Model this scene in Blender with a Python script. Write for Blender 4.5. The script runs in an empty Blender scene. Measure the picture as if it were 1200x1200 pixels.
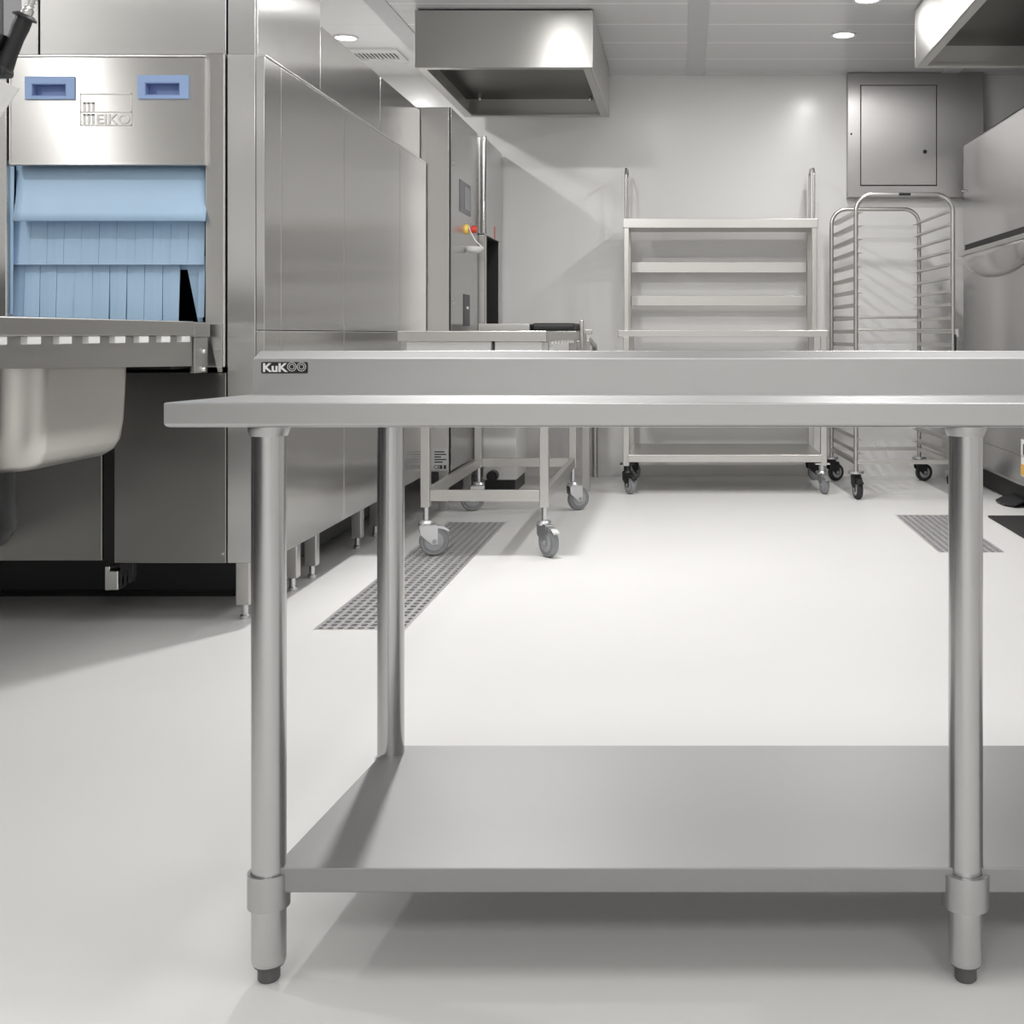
import bpy, bmesh, math, random
from mathutils import Vector, Matrix
random.seed(7)
scene = bpy.context.scene
COL = scene.collection
F, PX, PY, H = 1417.0, 800.0, 392.0, 0.97     # focal length in pixels, vanishing point, eye height


def X(px, d):
    return (px - PX) * d / F


def Z(py, d):
    return H + (PY - py) * d / F


# ------------------------------------------------------------------ materials
def new_mat(name):
    m = bpy.data.materials.new(name)
    m.use_nodes = True
    nt = m.node_tree
    return m, nt, nt.nodes['Principled BSDF']


def plain(name, col, rough=0.5, metal=0.0, noise=0.0, scale=30.0, spec=None):
    m, nt, b = new_mat(name)
    b.inputs['Base Color'].default_value = (*col, 1)
    b.inputs['Roughness'].default_value = rough
    b.inputs['Metallic'].default_value = metal
    if spec is not None:
        b.inputs['Specular IOR Level'].default_value = spec
    tc = nt.nodes.new('ShaderNodeTexCoord')
    n = nt.nodes.new('ShaderNodeTexNoise')
    n.inputs['Scale'].default_value = scale
    n.inputs['Detail'].default_value = 3
    nt.links.new(tc.outputs['Object'], n.inputs['Vector'])
    mx = nt.nodes.new('ShaderNodeMix')
    mx.data_type = 'RGBA'
    mx.inputs[6].default_value = (*[c * (1 - noise) for c in col], 1)
    mx.inputs[7].default_value = (*[min(1, c * (1 + noise)) for c in col], 1)
    nt.links.new(n.outputs['Fac'], mx.inputs[0])
    nt.links.new(mx.outputs[2], b.inputs['Base Color'])
    return m


def steel(name, col=(0.62, 0.615, 0.60), rough=0.28, stretch=(1, 1, 60), wave=0.0, brush=0.05, metal=1.0, tan=None, aniso=0.95):
    """brushed stainless steel; stretch = how fast the grain changes along x, y, z"""
    m, nt, b = new_mat(name)
    b.inputs['Base Color'].default_value = (*col, 1)
    b.inputs['Metallic'].default_value = metal
    tc = nt.nodes.new('ShaderNodeTexCoord')
    mp = nt.nodes.new('ShaderNodeMapping')
    mp.inputs['Scale'].default_value = stretch
    nt.links.new(tc.outputs['Object'], mp.inputs['Vector'])
    n = nt.nodes.new('ShaderNodeTexNoise')
    n.inputs['Scale'].default_value = 9
    n.inputs['Detail'].default_value = 4
    nt.links.new(mp.outputs['Vector'], n.inputs['Vector'])
    r = nt.nodes.new('ShaderNodeMapRange')
    r.inputs['To Min'].default_value = max(0.03, rough - 0.03)
    r.inputs['To Max'].default_value = rough + 0.03
    nt.links.new(n.outputs['Fac'], r.inputs['Value'])
    nt.links.new(r.outputs['Result'], b.inputs['Roughness'])
    bp = nt.nodes.new('ShaderNodeBump')
    bp.inputs['Strength'].default_value = brush
    bp.inputs['Distance'].default_value = 0.002
    nt.links.new(n.outputs['Fac'], bp.inputs['Height'])
    last = bp
    if wave > 0:
        n2 = nt.nodes.new('ShaderNodeTexNoise')
        n2.inputs['Scale'].default_value = 2.6
        n2.inputs['Detail'].default_value = 1
        nt.links.new(tc.outputs['Object'], n2.inputs['Vector'])
        bp2 = nt.nodes.new('ShaderNodeBump')
        bp2.inputs['Strength'].default_value = wave
        bp2.inputs['Distance'].default_value = 0.02
        nt.links.new(n2.outputs['Fac'], bp2.inputs['Height'])
        nt.links.new(bp.outputs['Normal'], bp2.inputs['Normal'])
        last = bp2
    nt.links.new(last.outputs['Normal'], b.inputs['Normal'])
    if tan is not None:
        b.inputs['Anisotropic'].default_value = aniso
        cv = nt.nodes.new('ShaderNodeCombineXYZ')
        for i in range(3):
            cv.inputs[i].default_value = tan[i]
        nt.links.new(cv.outputs[0], b.inputs['Tangent'])
    return m


def emitter(name, col, strength):
    m, nt, b = new_mat(name)
    b.inputs['Base Color'].default_value = (0.8, 0.8, 0.8, 1)
    b.inputs['Emission Color'].default_value = (*col, 1)
    b.inputs['Emission Strength'].default_value = strength
    return m


M = {}
HT, VT = (0.7, 0.714, 0.02), (0.02, 0.03, 1.0)      # grain spreads the highlights sideways / up and down
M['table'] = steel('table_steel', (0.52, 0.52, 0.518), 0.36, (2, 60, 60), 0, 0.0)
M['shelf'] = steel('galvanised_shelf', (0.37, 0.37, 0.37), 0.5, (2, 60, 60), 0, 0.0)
M['leg'] = steel('leg_steel', (0.56, 0.56, 0.558), 0.24, (40, 40, 1), 0, 0.0)
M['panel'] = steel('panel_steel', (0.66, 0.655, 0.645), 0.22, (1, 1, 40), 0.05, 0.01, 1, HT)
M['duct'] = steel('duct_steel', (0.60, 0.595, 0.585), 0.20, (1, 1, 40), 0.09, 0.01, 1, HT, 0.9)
M['lower'] = steel('lower_panel_steel', (0.40, 0.395, 0.38), 0.22, (40, 1, 1), 0.03, 0.01, 1, VT)  # same steel, base colour darkened to stand for its dark reflections
M['door'] = steel('door_steel', (0.64, 0.63, 0.615), 0.34, (40, 1, 1), 0.03, 0.01, 1, VT)
M['hood'] = steel('hood_steel', (0.56, 0.555, 0.535), 0.34, (40, 40, 1), 0.02, 0.01, 1, VT)
M['filter'] = steel('filter_steel', (0.13, 0.128, 0.115), 0.34, (30, 30, 1), 0.0, 0.01)
M['frame'] = steel('frame_steel', (0.60, 0.59, 0.57), 0.33, (1, 1, 4), 0, 0.0)
M['sink'] = steel('sink_steel', (0.60, 0.59, 0.565), 0.34, (2, 2, 1), 0.0, 0.0)
M['fridge'] = steel('fridge_steel', (0.54, 0.53, 0.525), 0.22, (1, 30, 1), 0.04, 0.01, 1, VT, 0.85)
M['cabinet'] = steel('wall_cabinet_steel', (0.46, 0.45, 0.445), 0.34, (1, 1, 30), 0.04, 0.01, 1, HT, 0.85)
M['skirt'] = steel('skirt_steel', (0.46, 0.455, 0.44), 0.33, (1, 20, 20), 0.02, 0.0)
M['chrome'] = steel('chrome', (0.75, 0.75, 0.74), 0.10, (1, 1, 1), 0, 0.0)
M['zinc'] = steel('zinc', (0.66, 0.67, 0.68), 0.33, (5, 5, 5), 0, 0.02)
M['dark'] = plain('dark_cavity', (0.012, 0.012, 0.012), 0.6, 0, 0.1)
M['black'] = plain('black_plastic', (0.014, 0.015, 0.016), 0.38, 0, 0.15)
M['rubber'] = plain('black_rubber', (0.02, 0.02, 0.021), 0.55, 0, 0.2)
M['wheel'] = plain('grey_wheel', (0.25, 0.26, 0.27), 0.45, 0, 0.1)
M['hub'] = plain('wheel_hub', (0.36, 0.37, 0.38), 0.4, 0, 0.1)
M['foot'] = plain('grey_foot', (0.10, 0.10, 0.10), 0.45, 0, 0.1)
M['white'] = plain('white_plastic', (0.82, 0.82, 0.81), 0.4, 0, 0.02)
M['whitepanel'] = plain('white_panel', (0.72, 0.72, 0.70), 0.4, 0, 0.02)
M['ivory'] = plain('ivory_plastic', (0.70, 0.70, 0.67), 0.4, 0, 0.02)
M['blue'] = plain('blue_curtain', (0.46, 0.65, 0.86), 0.5, 0, 0.04, 6)
M['handleblue'] = plain('blue_handle', (0.33, 0.47, 0.76), 0.45, 0, 0.03)
M['recess_shade'] = plain('blue_recess_shaded', (0.22, 0.30, 0.56), 0.5, 0, 0.03)  # handle blue darkened to stand for the shade inside the grip
M['red'] = plain('red_button', (0.62, 0.05, 0.03), 0.4, 0, 0.03)
M['yellow'] = plain('yellow_base', (0.85, 0.60, 0.12), 0.4, 0, 0.03)
M['orange'] = plain('orange_print', (0.75, 0.42, 0.08), 0.5, 0, 0.03)
M['screen'] = plain('screen_grey', (0.10, 0.10, 0.11), 0.25, 0, 0.05)
M['display'] = plain('display_grey', (0.26, 0.27, 0.30), 0.2, 0, 0.05)
M['badge'] = plain('badge_black', (0.018, 0.018, 0.018), 0.35, 0, 0.05)
M['badgewhite'] = plain('badge_white', (0.85, 0.85, 0.85), 0.4, 0, 0.0)
M['badgegrey'] = plain('badge_grey', (0.60, 0.60, 0.60), 0.4, 0, 0.0)
M['ink'] = plain('print_ink', (0.05, 0.05, 0.05), 0.5, 0, 0.0)
M['etch'] = plain('etched_line', (0.80, 0.79, 0.77), 0.45, 0.3, 0.0)
M['mat'] = plain('shadow_black', (0.018, 0.018, 0.018), 0.7, 0, 0.2, 60)  # near-black for the sheet that stands in for floor shadow
M['lamp'] = emitter('lamp_diffuser', (1.0, 0.99, 0.975), 14)
M['drain'] = steel('drain_steel', (0.72, 0.71, 0.72), 0.42, (20, 1, 1), 0, 0.0, 0.8)


def floor_tone():
    m = plain('epoxy_floor', (0.80, 0.79, 0.77), 0.42, 0, 0.0)
    nt = m.node_tree
    b = nt.nodes['Principled BSDF']
    b.inputs['Specular IOR Level'].default_value = 0.3
    tc = nt.nodes.new('ShaderNodeTexCoord')
    n1 = nt.nodes.new('ShaderNodeTexNoise'); n1.inputs['Scale'].default_value = 1.1; n1.inputs['Detail'].default_value = 5
    n2 = nt.nodes.new('ShaderNodeTexNoise'); n2.inputs['Scale'].default_value = 160
    nt.links.new(tc.outputs['Object'], n1.inputs['Vector'])
    nt.links.new(tc.outputs['Object'], n2.inputs['Vector'])
    mx = nt.nodes.new('ShaderNodeMix'); mx.data_type = 'RGBA'
    mx.inputs[6].default_value = (0.755, 0.75, 0.74, 1)
    mx.inputs[7].default_value = (0.81, 0.803, 0.79, 1)
    nt.links.new(n1.outputs['Fac'], mx.inputs[0])
    nt.links.new(mx.outputs[2], b.inputs['Base Color'])
    bp = nt.nodes.new('ShaderNodeBump'); bp.inputs['Strength'].default_value = 0.04; bp.inputs['Distance'].default_value = 0.001
    nt.links.new(n2.outputs['Fac'], bp.inputs['Height'])
    nt.links.new(bp.outputs['Normal'], b.inputs['Normal'])
    return m


def ceiling_mat():
    m = plain('ceiling_planks', (0.62, 0.62, 0.625), 0.2, 0, 0.0)
    nt = m.node_tree
    b = nt.nodes['Principled BSDF']
    g = nt.nodes.new('ShaderNodeNewGeometry')
    sx = nt.nodes.new('ShaderNodeSeparateXYZ')
    nt.links.new(g.outputs['Position'], sx.inputs[0])
    ad = nt.nodes.new('ShaderNodeMath'); ad.operation = 'ADD'; ad.inputs[1].default_value = 10.04 - 6.52
    nt.links.new(sx.outputs['Y'], ad.inputs[0])
    mo = nt.nodes.new('ShaderNodeMath'); mo.operation = 'MODULO'; mo.inputs[1].default_value = 0.436
    nt.links.new(ad.outputs[0], mo.inputs[0])
    lt = nt.nodes.new('ShaderNodeMath'); lt.operation = 'LESS_THAN'; lt.inputs[1].default_value = 0.016
    nt.links.new(mo.outputs[0], lt.inputs[0])
    mx = nt.nodes.new('ShaderNodeMix'); mx.data_type = 'RGBA'
    mx.inputs[6].default_value = (0.70, 0.70, 0.705, 1)
    mx.inputs[7].default_value = (0.88, 0.88, 0.88, 1)
    nt.links.new(lt.outputs[0], mx.inputs[0])
    # colour is white left of the ceiling strip, light grey elsewhere
    lw = nt.nodes.new('ShaderNodeMath'); lw.operation = 'LESS_THAN'; lw.inputs[1].default_value = -1.6
    nt.links.new(sx.outputs['X'], lw.inputs[0])
    m3 = nt.nodes.new('ShaderNodeMix'); m3.data_type = 'RGBA'
    m3.inputs[6].default_value = (0.62, 0.62, 0.625, 1)
    m3.inputs[7].default_value = (0.92, 0.92, 0.92, 1)
    nt.links.new(lw.outputs[0], m3.inputs[0])
    nt.links.new(m3.outputs[2], mx.inputs[6])
    nt.links.new(mx.outputs[2], b.inputs['Base Color'])
    return m


M['floor'] = floor_tone()
M['ceiling'] = ceiling_mat()
M['wall'] = plain('wall_panel', (0.80, 0.795, 0.785), 0.22, 0, 0.012, 1.2, 0.35)
M['walllight'] = plain('light_wall_paint', (0.80, 0.80, 0.79), 0.5, 0, 0.02, 1.2)
M['reflectdark'] = plain('dark_reflection_panel', (0.03, 0.03, 0.03), 0.5, 0, 0.02, 1.2)  # near-black for the added panel that the steel reflects
M['strip'] = plain('ceiling_strip', (0.58, 0.58, 0.585), 0.5, 0, 0.01)


# ------------------------------------------------------------------ mesh helper
class MB:
    def __init__(self):
        self.bm = bmesh.new()

    def _merge(self, b2):
        me = bpy.data.meshes.new('tmp')
        b2.to_mesh(me)
        b2.free()
        self.bm.from_mesh(me)
        bpy.data.meshes.remove(me)

    def box(self, x0, x1, y0, y1, z0, z1, bev=0.0, seg=2):
        b = bmesh.new()
        vs = [b.verts.new((x, y, z)) for x in (min(x0, x1), max(x0, x1)) for y in (min(y0, y1), max(y0, y1)) for z in (min(z0, z1), max(z0, z1))]
        for f in ((0, 1, 3, 2), (4, 6, 7, 5), (0, 4, 5, 1), (2, 3, 7, 6), (0, 2, 6, 4), (1, 5, 7, 3)):
            b.faces.new([vs[i] for i in f])
        bmesh.ops.recalc_face_normals(b, faces=b.faces)
        if bev > 0:
            bmesh.ops.bevel(b, geom=list(b.edges), offset=bev, segments=seg, profile=0.5, affect='EDGES')
        self._merge(b)
        return self

    def hexa(self, p, bev=0.0, seg=2):
        """8 points: bottom 4 (ccw), top 4 (same order)"""
        b = bmesh.new()
        vs = [b.verts.new(q) for q in p]
        for f in ((3, 2, 1, 0), (4, 5, 6, 7), (0, 1, 5, 4), (1, 2, 6, 5), (2, 3, 7, 6), (3, 0, 4, 7)):
            b.faces.new([vs[i] for i in f])
        bmesh.ops.recalc_face_normals(b, faces=b.faces)
        if bev > 0:
            bmesh.ops.bevel(b, geom=list(b.edges), offset=bev, segments=seg, profile=0.5, affect='EDGES')
        self._merge(b)
        return self

    def prism(self, pts, vec, bev=0.0):
        """extrude a planar polygon (3-D points) along vec"""
        b = bmesh.new()
        v = Vector(vec)
        a = [b.verts.new(p) for p in pts]
        c = [b.verts.new(Vector(p) + v) for p in pts]
        n = len(pts)
        b.faces.new(a)
        b.faces.new(list(reversed(c)))
        for i in range(n):
            b.faces.new([a[i], c[i], c[(i + 1) % n], a[(i + 1) % n]])
        bmesh.ops.recalc_face_normals(b, faces=b.faces)
        if bev > 0:
            bmesh.ops.bevel(b, geom=list(b.edges), offset=bev, segments=2, profile=0.5, affect='EDGES')
        self._merge(b)
        return self

    def lathe(self, prof, base=(0, 0, 0), axis=(0, 0, 1), seg=32):
        """prof: list of (radius, height along the axis)"""
        b = bmesh.new()
        q = Vector((0, 0, 1)).rotation_difference(Vector(axis)).to_matrix()
        base = Vector(base)
        rings = []
        for r, h in prof:
            if r <= 1e-6:
                rings.append([b.verts.new(base + q @ Vector((0, 0, h)))])
            else:
                rings.append([b.verts.new(base + q @ Vector((r * math.cos(2 * math.pi * k / seg), r * math.sin(2 * math.pi * k / seg), h))) for k in range(seg)])
        for i in range(len(rings) - 1):
            A, B = rings[i], rings[i + 1]
            for k in range(seg):
                k2 = (k + 1) % seg
                if len(A) == 1 and len(B) == 1:
                    continue
                if len(A) == 1:
                    b.faces.new([A[0], B[k2], B[k]])
                elif len(B) == 1:
                    b.faces.new([A[k], A[k2], B[0]])
                else:
                    b.faces.new([A[k], A[k2], B[k2], B[k]])
        bmesh.ops.recalc_face_normals(b, faces=b.faces)
        self._merge(b)
        return self

    def cyl(self, p0, p1, r, seg=24, r1=None):
        p0, p1 = Vector(p0), Vector(p1)
        d = p1 - p0
        L = d.length
        return self.lathe([(0, 0), (r, 0), (r if r1 is None else r1, L), (0, L)], p0, d / L, seg)

    def sleeve(self, c, r0, r1, z0, z1, seg=32):
        return self.lathe([(r0, z0), (r1, z0), (r1, z1), (r0, z1), (r0, z0)], c, (0, 0, 1), seg)

    def tube(self, pts, r, seg=12):
        pts = [Vector(p) for p in pts]
        b = bmesh.new()
        rings = []
        up = None
        for i, p in enumerate(pts):
            t = ((pts[min(i + 1, len(pts) - 1)] - p).normalized() + (p - pts[max(i - 1, 0)]).normalized()).normalized()
            if up is None:
                up = Vector((0, 0, 1)) if abs(t.z) < 0.9 else Vector((1, 0, 0))
            s = t.cross(up).normalized()
            up = s.cross(t).normalized()
            rings.append([b.verts.new(p + r * (math.cos(2 * math.pi * k / seg) * s + math.sin(2 * math.pi * k / seg) * up)) for k in range(seg)])
        for A, B in zip(rings, rings[1:]):
            for k in range(seg):
                b.faces.new([A[k], A[(k + 1) % seg], B[(k + 1) % seg], B[k]])
        b.faces.new(rings[0])
        b.faces.new(list(reversed(rings[-1])))
        bmesh.ops.recalc_face_normals(b, faces=b.faces)
        self._merge(b)
        return self

    def raw(self, verts, faces):
        b = bmesh.new()
        vs = [b.verts.new(v) for v in verts]
        for f in faces:
            b.faces.new([vs[i] for i in f])
        bmesh.ops.recalc_face_normals(b, faces=b.faces)
        self._merge(b)
        return self

    def text(self, s, x, z, h, y, depth=0.0008, bold=0.0, width=None, axis='y'):
        """letters facing the camera (-y); lower-left corner at (x, z), h = height of the glyphs"""
        cu = bpy.data.curves.new('t', 'FONT')
        cu.body = s
        cu.size = 1.0
        cu.offset = bold
        cu.extrude = 0.5
        cu.resolution_u = 4
        o = bpy.data.objects.new('t', cu)
        COL.objects.link(o)
        dg = bpy.context.evaluated_depsgraph_get()
        me = bpy.data.meshes.new_from_object(o.evaluated_get(dg))
        xs = [v.co.x for v in me.vertices]
        ys = [v.co.y for v in me.vertices]
        sy = h / (max(ys) - min(ys))
        sx = sy if width is None else width / (max(xs) - min(xs))
        for v in me.vertices:
            a, c, e = (v.co.x - min(xs)) * sx, (v.co.y - min(ys)) * sy, v.co.z * depth
            v.co = (x + a, y - depth / 2 - e, z + c) if axis == 'y' else (y - depth / 2 - e, x - a, z + c)
        self.bm.from_mesh(me)
        bpy.data.objects.remove(o)
        bpy.data.meshes.remove(me)
        return self

    def build(self, name, mat, parent=None, smooth=True):
        bm = self.bm
        me = bpy.data.meshes.new(name)
        lo = Vector((min(v.co.x for v in bm.verts), min(v.co.y for v in bm.verts), min(v.co.z for v in bm.verts)))
        hi = Vector((max(v.co.x for v in bm.verts), max(v.co.y for v in bm.verts), max(v.co.z for v in bm.verts)))
        w = Vector(((lo.x + hi.x) / 2, (lo.y + hi.y) / 2, lo.z))
        for v in bm.verts:
            v.co -= w
        bm.to_mesh(me)
        bm.free()
        me.materials.append(M[mat])
        if smooth:
            for p in me.polygons:
                p.use_smooth = True
            me.set_sharp_from_angle(angle=math.radians(50))
        o = bpy.data.objects.new(name, me)
        if smooth:
            wn = o.modifiers.new('flat_faces', 'WEIGHTED_NORMAL')
            wn.weight = 100
            wn.keep_sharp = True
        COL.objects.link(o)
        o['_w'] = w
        if parent is not None:
            o.parent = parent
            o.location = w - Vector(parent['_w'])
        else:
            o.location = w
        return o


def tag(o, label, cat, group=None, kind=None):
    if label:
        o['label'] = label
    if cat:
        o['category'] = cat
    if group:
        o['group'] = group
    if kind:
        o['kind'] = kind
    return o


def thing(name, loc, label, cat, group=None):
    o = bpy.data.objects.new(name, None)
    COL.objects.link(o)
    o.location = loc
    o['_w'] = Vector(loc)
    o.empty_display_size = 0.1
    return tag(o, label, cat, group)


def structure(mb, name, mat):
    return tag(mb.build(name, mat), None, None, None, 'structure')


def arc(cx, cy, r, a0, a1, n):
    return [(cx + r * math.cos(math.radians(a0 + (a1 - a0) * k / n)), cy + r * math.sin(math.radians(a0 + (a1 - a0) * k / n))) for k in range(n + 1)]


# ------------------------------------------------------------------ room
WX0, WX1, WY0, WY1, CZ = -3.0, 3.0, -3.2, 8.30, 2.753
DRAINS = ((-1.215, -0.910, 3.97, 6.25), (1.140, 1.434, 5.38, 6.50))
m = MB()
gx = sorted({WX0, WX1, *[q for d_ in DRAINS for q in d_[:2]]})
gy = sorted({WY0, WY1, *[q for d_ in DRAINS for q in d_[2:]]})
for xa, xb in zip(gx, gx[1:]):
    for ya, yb_ in zip(gy, gy[1:]):
        if not any(d_[0] < (xa + xb) / 2 < d_[1] and d_[2] < (ya + yb_) / 2 < d_[3] for d_ in DRAINS):
            m.box(xa, xb, ya, yb_, -0.1, 0)
bmesh.ops.remove_doubles(m.bm, verts=m.bm.verts, dist=1e-5)
structure(m, 'floor', 'floor')
structure(MB().box(WX0, WX1, WY0, WY1, CZ, CZ + 0.1), 'ceiling', 'ceiling')
structure(MB().box(WX0 - 0.1, WX1 + 0.1, WY1, WY1 + 0.1, -0.1, CZ + 0.1), 'wall_back', 'wall')
structure(MB().box(WX0 - 0.1, WX1 + 0.1, WY0 - 0.1, WY0, -0.1, CZ + 0.1), 'wall_front', 'walllight')
structure(MB().box(WX0 - 0.1, WX0, WY0, WY1, -0.1, CZ + 0.1), 'wall_left', 'walllight')
structure(MB().box(WX0, WX0 + 0.02, WY0, 3.9, 0, 1.25), 'trim_4', 'reflectdark')  # unseen panel added to darken what the lower steel fronts reflect
structure(MB().box(WX1, WX1 + 0.1, WY0, WY1, -0.1, CZ + 0.1), 'wall_right', 'wall')
for i, (a, b) in enumerate(((0.03, 0.146), (-1.70, -1.585), (1.76, 1.876))):
    structure(MB().box(a, b, WY0, WY1, CZ - 0.006, CZ), 'trim_%d' % (i + 1), 'strip')

# downlights
LIGHTS = []


def downlight(x, y, label, power, r=0.062):
    t = thing('ceiling_light', (x, y, CZ), label, 'ceiling light', 'round downlights in the ceiling')
    MB().sleeve((x, y, CZ), r, r + 0.014, -0.008, 0.0).build('trim_ring', 'white', t)
    MB().lathe([(0, -0.005), (r, -0.005), (r, 0.0), (0, 0.0)], (x, y, CZ)).build('diffuser', 'lamp', t)
    LIGHTS.append((x, y, r, power))


downlight(0.955, 7.18, 'round downlight shining in the grey plank ceiling near the steel wall cabinet', 34)
downlight(0.98, 6.42, 'round downlight at the top edge of the photo, nearer than the other on the right', 34)
downlight(-2.02, 7.25, 'round downlight above the dishwasher row, beside the ceiling vent', 62)


def lamp_area(name, x, y, z, sx, sy, power, shape='RECTANGLE', spread=180):
    l = bpy.data.lights.new(name, 'AREA')
    l.shape = shape
    l.size = sx
    l.size_y = sy
    l.energy = power
    l.color = (1.0, 0.99, 0.975)
    l.spread = math.radians(spread)
    o = bpy.data.objects.new(name, l)
    COL.objects.link(o)
    o.location = (x, y, z)
    return o


for x, y, r, p in LIGHTS:
    lamp_area('downlight_lamp', x, y, CZ - 0.012, 2 * r, 2 * r, p, 'DISK')
# unseen lamps: the first follows the trolley's shadow, most others are added fill
for x, y, p in ((-0.80, 5.0, 150), (0.95, 5.0, 26), (-0.25, 6.25, 18), (1.05, 5.9, 28), (-2.85, 2.6, 55)):
    lamp_area('ceiling_and_fill_lamp', x, y, CZ - 0.02, 0.16, 0.16, p, 'DISK')
for x, y, p in ((-0.80, 3.2, 32), (0.95, 3.2, 40), (-0.80, 1.3, 36), (0.95, 1.3, 36), (-0.8, -1.6, 110), (0.95, -1.6, 110)):  # unseen fill lamps, added to brighten the table and camera-facing steel
    lamp_area('added_fill_lamp', x, y, CZ - 0.02, 0.9, 0.9, p)

# ceiling vent
vx0, vx1, vy0, vy1 = -2.10, -1.78, 7.52, 7.86
t = thing('ceiling_vent', ((vx0 + vx1) / 2, (vy0 + vy1) / 2, CZ), 'white slotted air vent in the ceiling above the dishwasher row', 'air vent')
m = MB()
m.box(vx0, vx1, vy0, vy0 + 0.09, CZ - 0.014, CZ).box(vx0, vx1, vy1 - 0.09, vy1, CZ - 0.014, CZ)
m.box(vx0, vx0 + 0.03, vy0 + 0.09, vy1 - 0.09, CZ - 0.014, CZ).box(vx1 - 0.03, vx1, vy0 + 0.09, vy1 - 0.09, CZ - 0.014, CZ)
m.build('frame', 'white', t)
MB().box(vx0 + 0.02, vx1 - 0.02, vy0 + 0.08, vy1 - 0.08, CZ - 0.004, CZ).build('duct_opening', 'dark', t)
m = MB()
for k in range(11):
    a = vx0 + 0.04 + k * 0.0245
    m.box(a, a + 0.010, vy0 + 0.08, vy1 - 0.08, CZ - 0.012, CZ - 0.003)
m.build('louvre', 'white', t)

# ------------------------------------------------------------------ foreground prep table
T = thing('prep_table', (0.43, 2.08, 0), 'long stainless steel worktable with upstand and undershelf in the foreground', 'work table')
yf, yb = 1.775, 2.36
zf, zb = 0.870, 0.8535
xl_f, xl_b, xr = X(192, yf), X(296, yb), 1.66
th = 0.0368
# worktop: folded sheet with rolled front edge
prof_front = [(0.0, 0.0)]
m = MB()
nseg = 5
# cross-section ring in (offset inward, z) : top edge radius 2mm, bottom edge curls in 6 mm
edge = [(0.002, 0.0), (0.0006, -0.0008), (0.0, -0.0025), (0.0, -th + 0.007), (0.001, -th + 0.0035), (0.0035, -th + 0.001), (0.007, -th)]
rings = []
for off, dz in edge:
    rings.append([(xl_f + off, yf + off, zf + dz), (xr - off, yf + off, zf + dz), (xr - off, yb, zb + dz), (xl_b + off, yb, zb + dz)])
vs, fs = [], []
for rg in rings:
    vs += rg
for i in range(len(rings) - 1):
    for k in range(4):
        k2 = (k + 1) % 4
        fs.append((i * 4 + k, i * 4 + k2, (i + 1) * 4 + k2, (i + 1) * 4 + k))
fs.append((0, 1, 2, 3))
fs.append(tuple((len(rings) - 1) * 4 + k for k in (3, 2, 1, 0)))
m.raw(vs, fs)
m.build('worktop', 'table', T)
# upstand
zt0, zt1 = Z(420, yb), Z(411, yb + 0.015)
pts = [(yb, zb - 0.03), (yb, zt0 - 0.002), (yb + 0.003, zt0 + 0.001), (yb + 0.013, zt1 - 0.0015), (yb + 0.017, zt1), (yb + 0.037, zt1 - 0.002), (yb + 0.037, zb - 0.03)]
m = MB()
b = bmesh.new()
n = len(pts)
inset = [0, 0, 0.002, 0.010, 0.014, 0.016, 0.0]
A = [b.verts.new((xl_b + inset[i], y, z)) for i, (y, z) in enumerate(pts)]
B = [b.verts.new((xr, y, z)) for y, z in pts]
b.faces.new(A)
b.faces.new(list(reversed(B)))
for i in range(n):
    b.faces.new([A[i], B[i], B[(i + 1) % n], A[(i + 1) % n]])
bmesh.ops.recalc_face_normals(b, faces=b.faces)
m._merge(b)
up = m.build('upstand', 'table', T)
# badge
bx0, bx1, bz0, bz1 = X(306.3, yb), X(361, yb), Z(437.6, yb), Z(424.2, yb)
r = 0.003
rr = [(x, z) for x, z in arc(bx1 - r, bz1 - r, r, 0, 90, 4) + arc(bx0 + r, bz1 - r, r, 90, 180, 4) + arc(bx0 + r, bz0 + r, r, 180, 270, 4) + arc(bx1 - r, bz0 + r, r, 270, 360, 4)]
badge = MB().prism([(x, yb + 0.0005, z) for x, z in rr], (0, -0.002, 0)).build('badge', 'badge', up)
badge['label'] = 'small black badge with white lettering'
bl = T
m = MB().text('KuK', X(308.6, yb), Z(436.0, yb), Z(425.6, yb) - Z(436.0, yb), yb - 0.0015, 0.0006, 0.035, X(337.8, yb) - X(308.6, yb))
m2 = MB()
for cxp in (342.3, 353.6):
    c = (X(cxp, yb), yb - 0.0015, Z(429.8, yb))
    for ro, ri in ((5.4, 4.5), (3.2, 2.4)):
        m2.lathe([(ri * yb / F, 0), (ro * yb / F, 0), (ro * yb / F, 0.0006), (ri * yb / F, 0.0006), (ri * yb / F, 0)], c, (0, -1, 0), 28)
# letters and rings are print on the badge: sub-parts of the upstand with the badge
m.build('badge_letters', 'badgewhite', up)
m2.build('badge_rings', 'badgegrey', up)

# undershelf
sy0, sy1, sz = 1.807, 2.347, 0.1725
sl0, sl1, sr = -0.6135, -0.570, 1.50
m = MB()
edge = [(0.002, 0.0), (0.0, -0.002), (0.0, -0.034), (0.002, -0.037), (0.012, -0.037)]
vs, fs = [], []
for off, dz in edge:
    vs += [(sl0 + off, sy0 + off, sz + dz), (sr - off, sy0 + off, sz + dz), (sr - off, sy1 - off, sz + dz), (sl1 + off, sy1 - off, sz + dz)]
for i in range(len(edge) - 1):
    for k in range(4):
        k2 = (k + 1) % 4
        fs.append((i * 4 + k, i * 4 + k2, (i + 1) * 4 + k2, (i + 1) * 4 + k))
fs += [(0, 1, 2, 3), tuple((len(edge) - 1) * 4 + k for k in (3, 2, 1, 0))]
m.raw(vs, fs)
m.build('undershelf', 'shelf', T)['label'] = 'darker grey galvanised undershelf'


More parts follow.
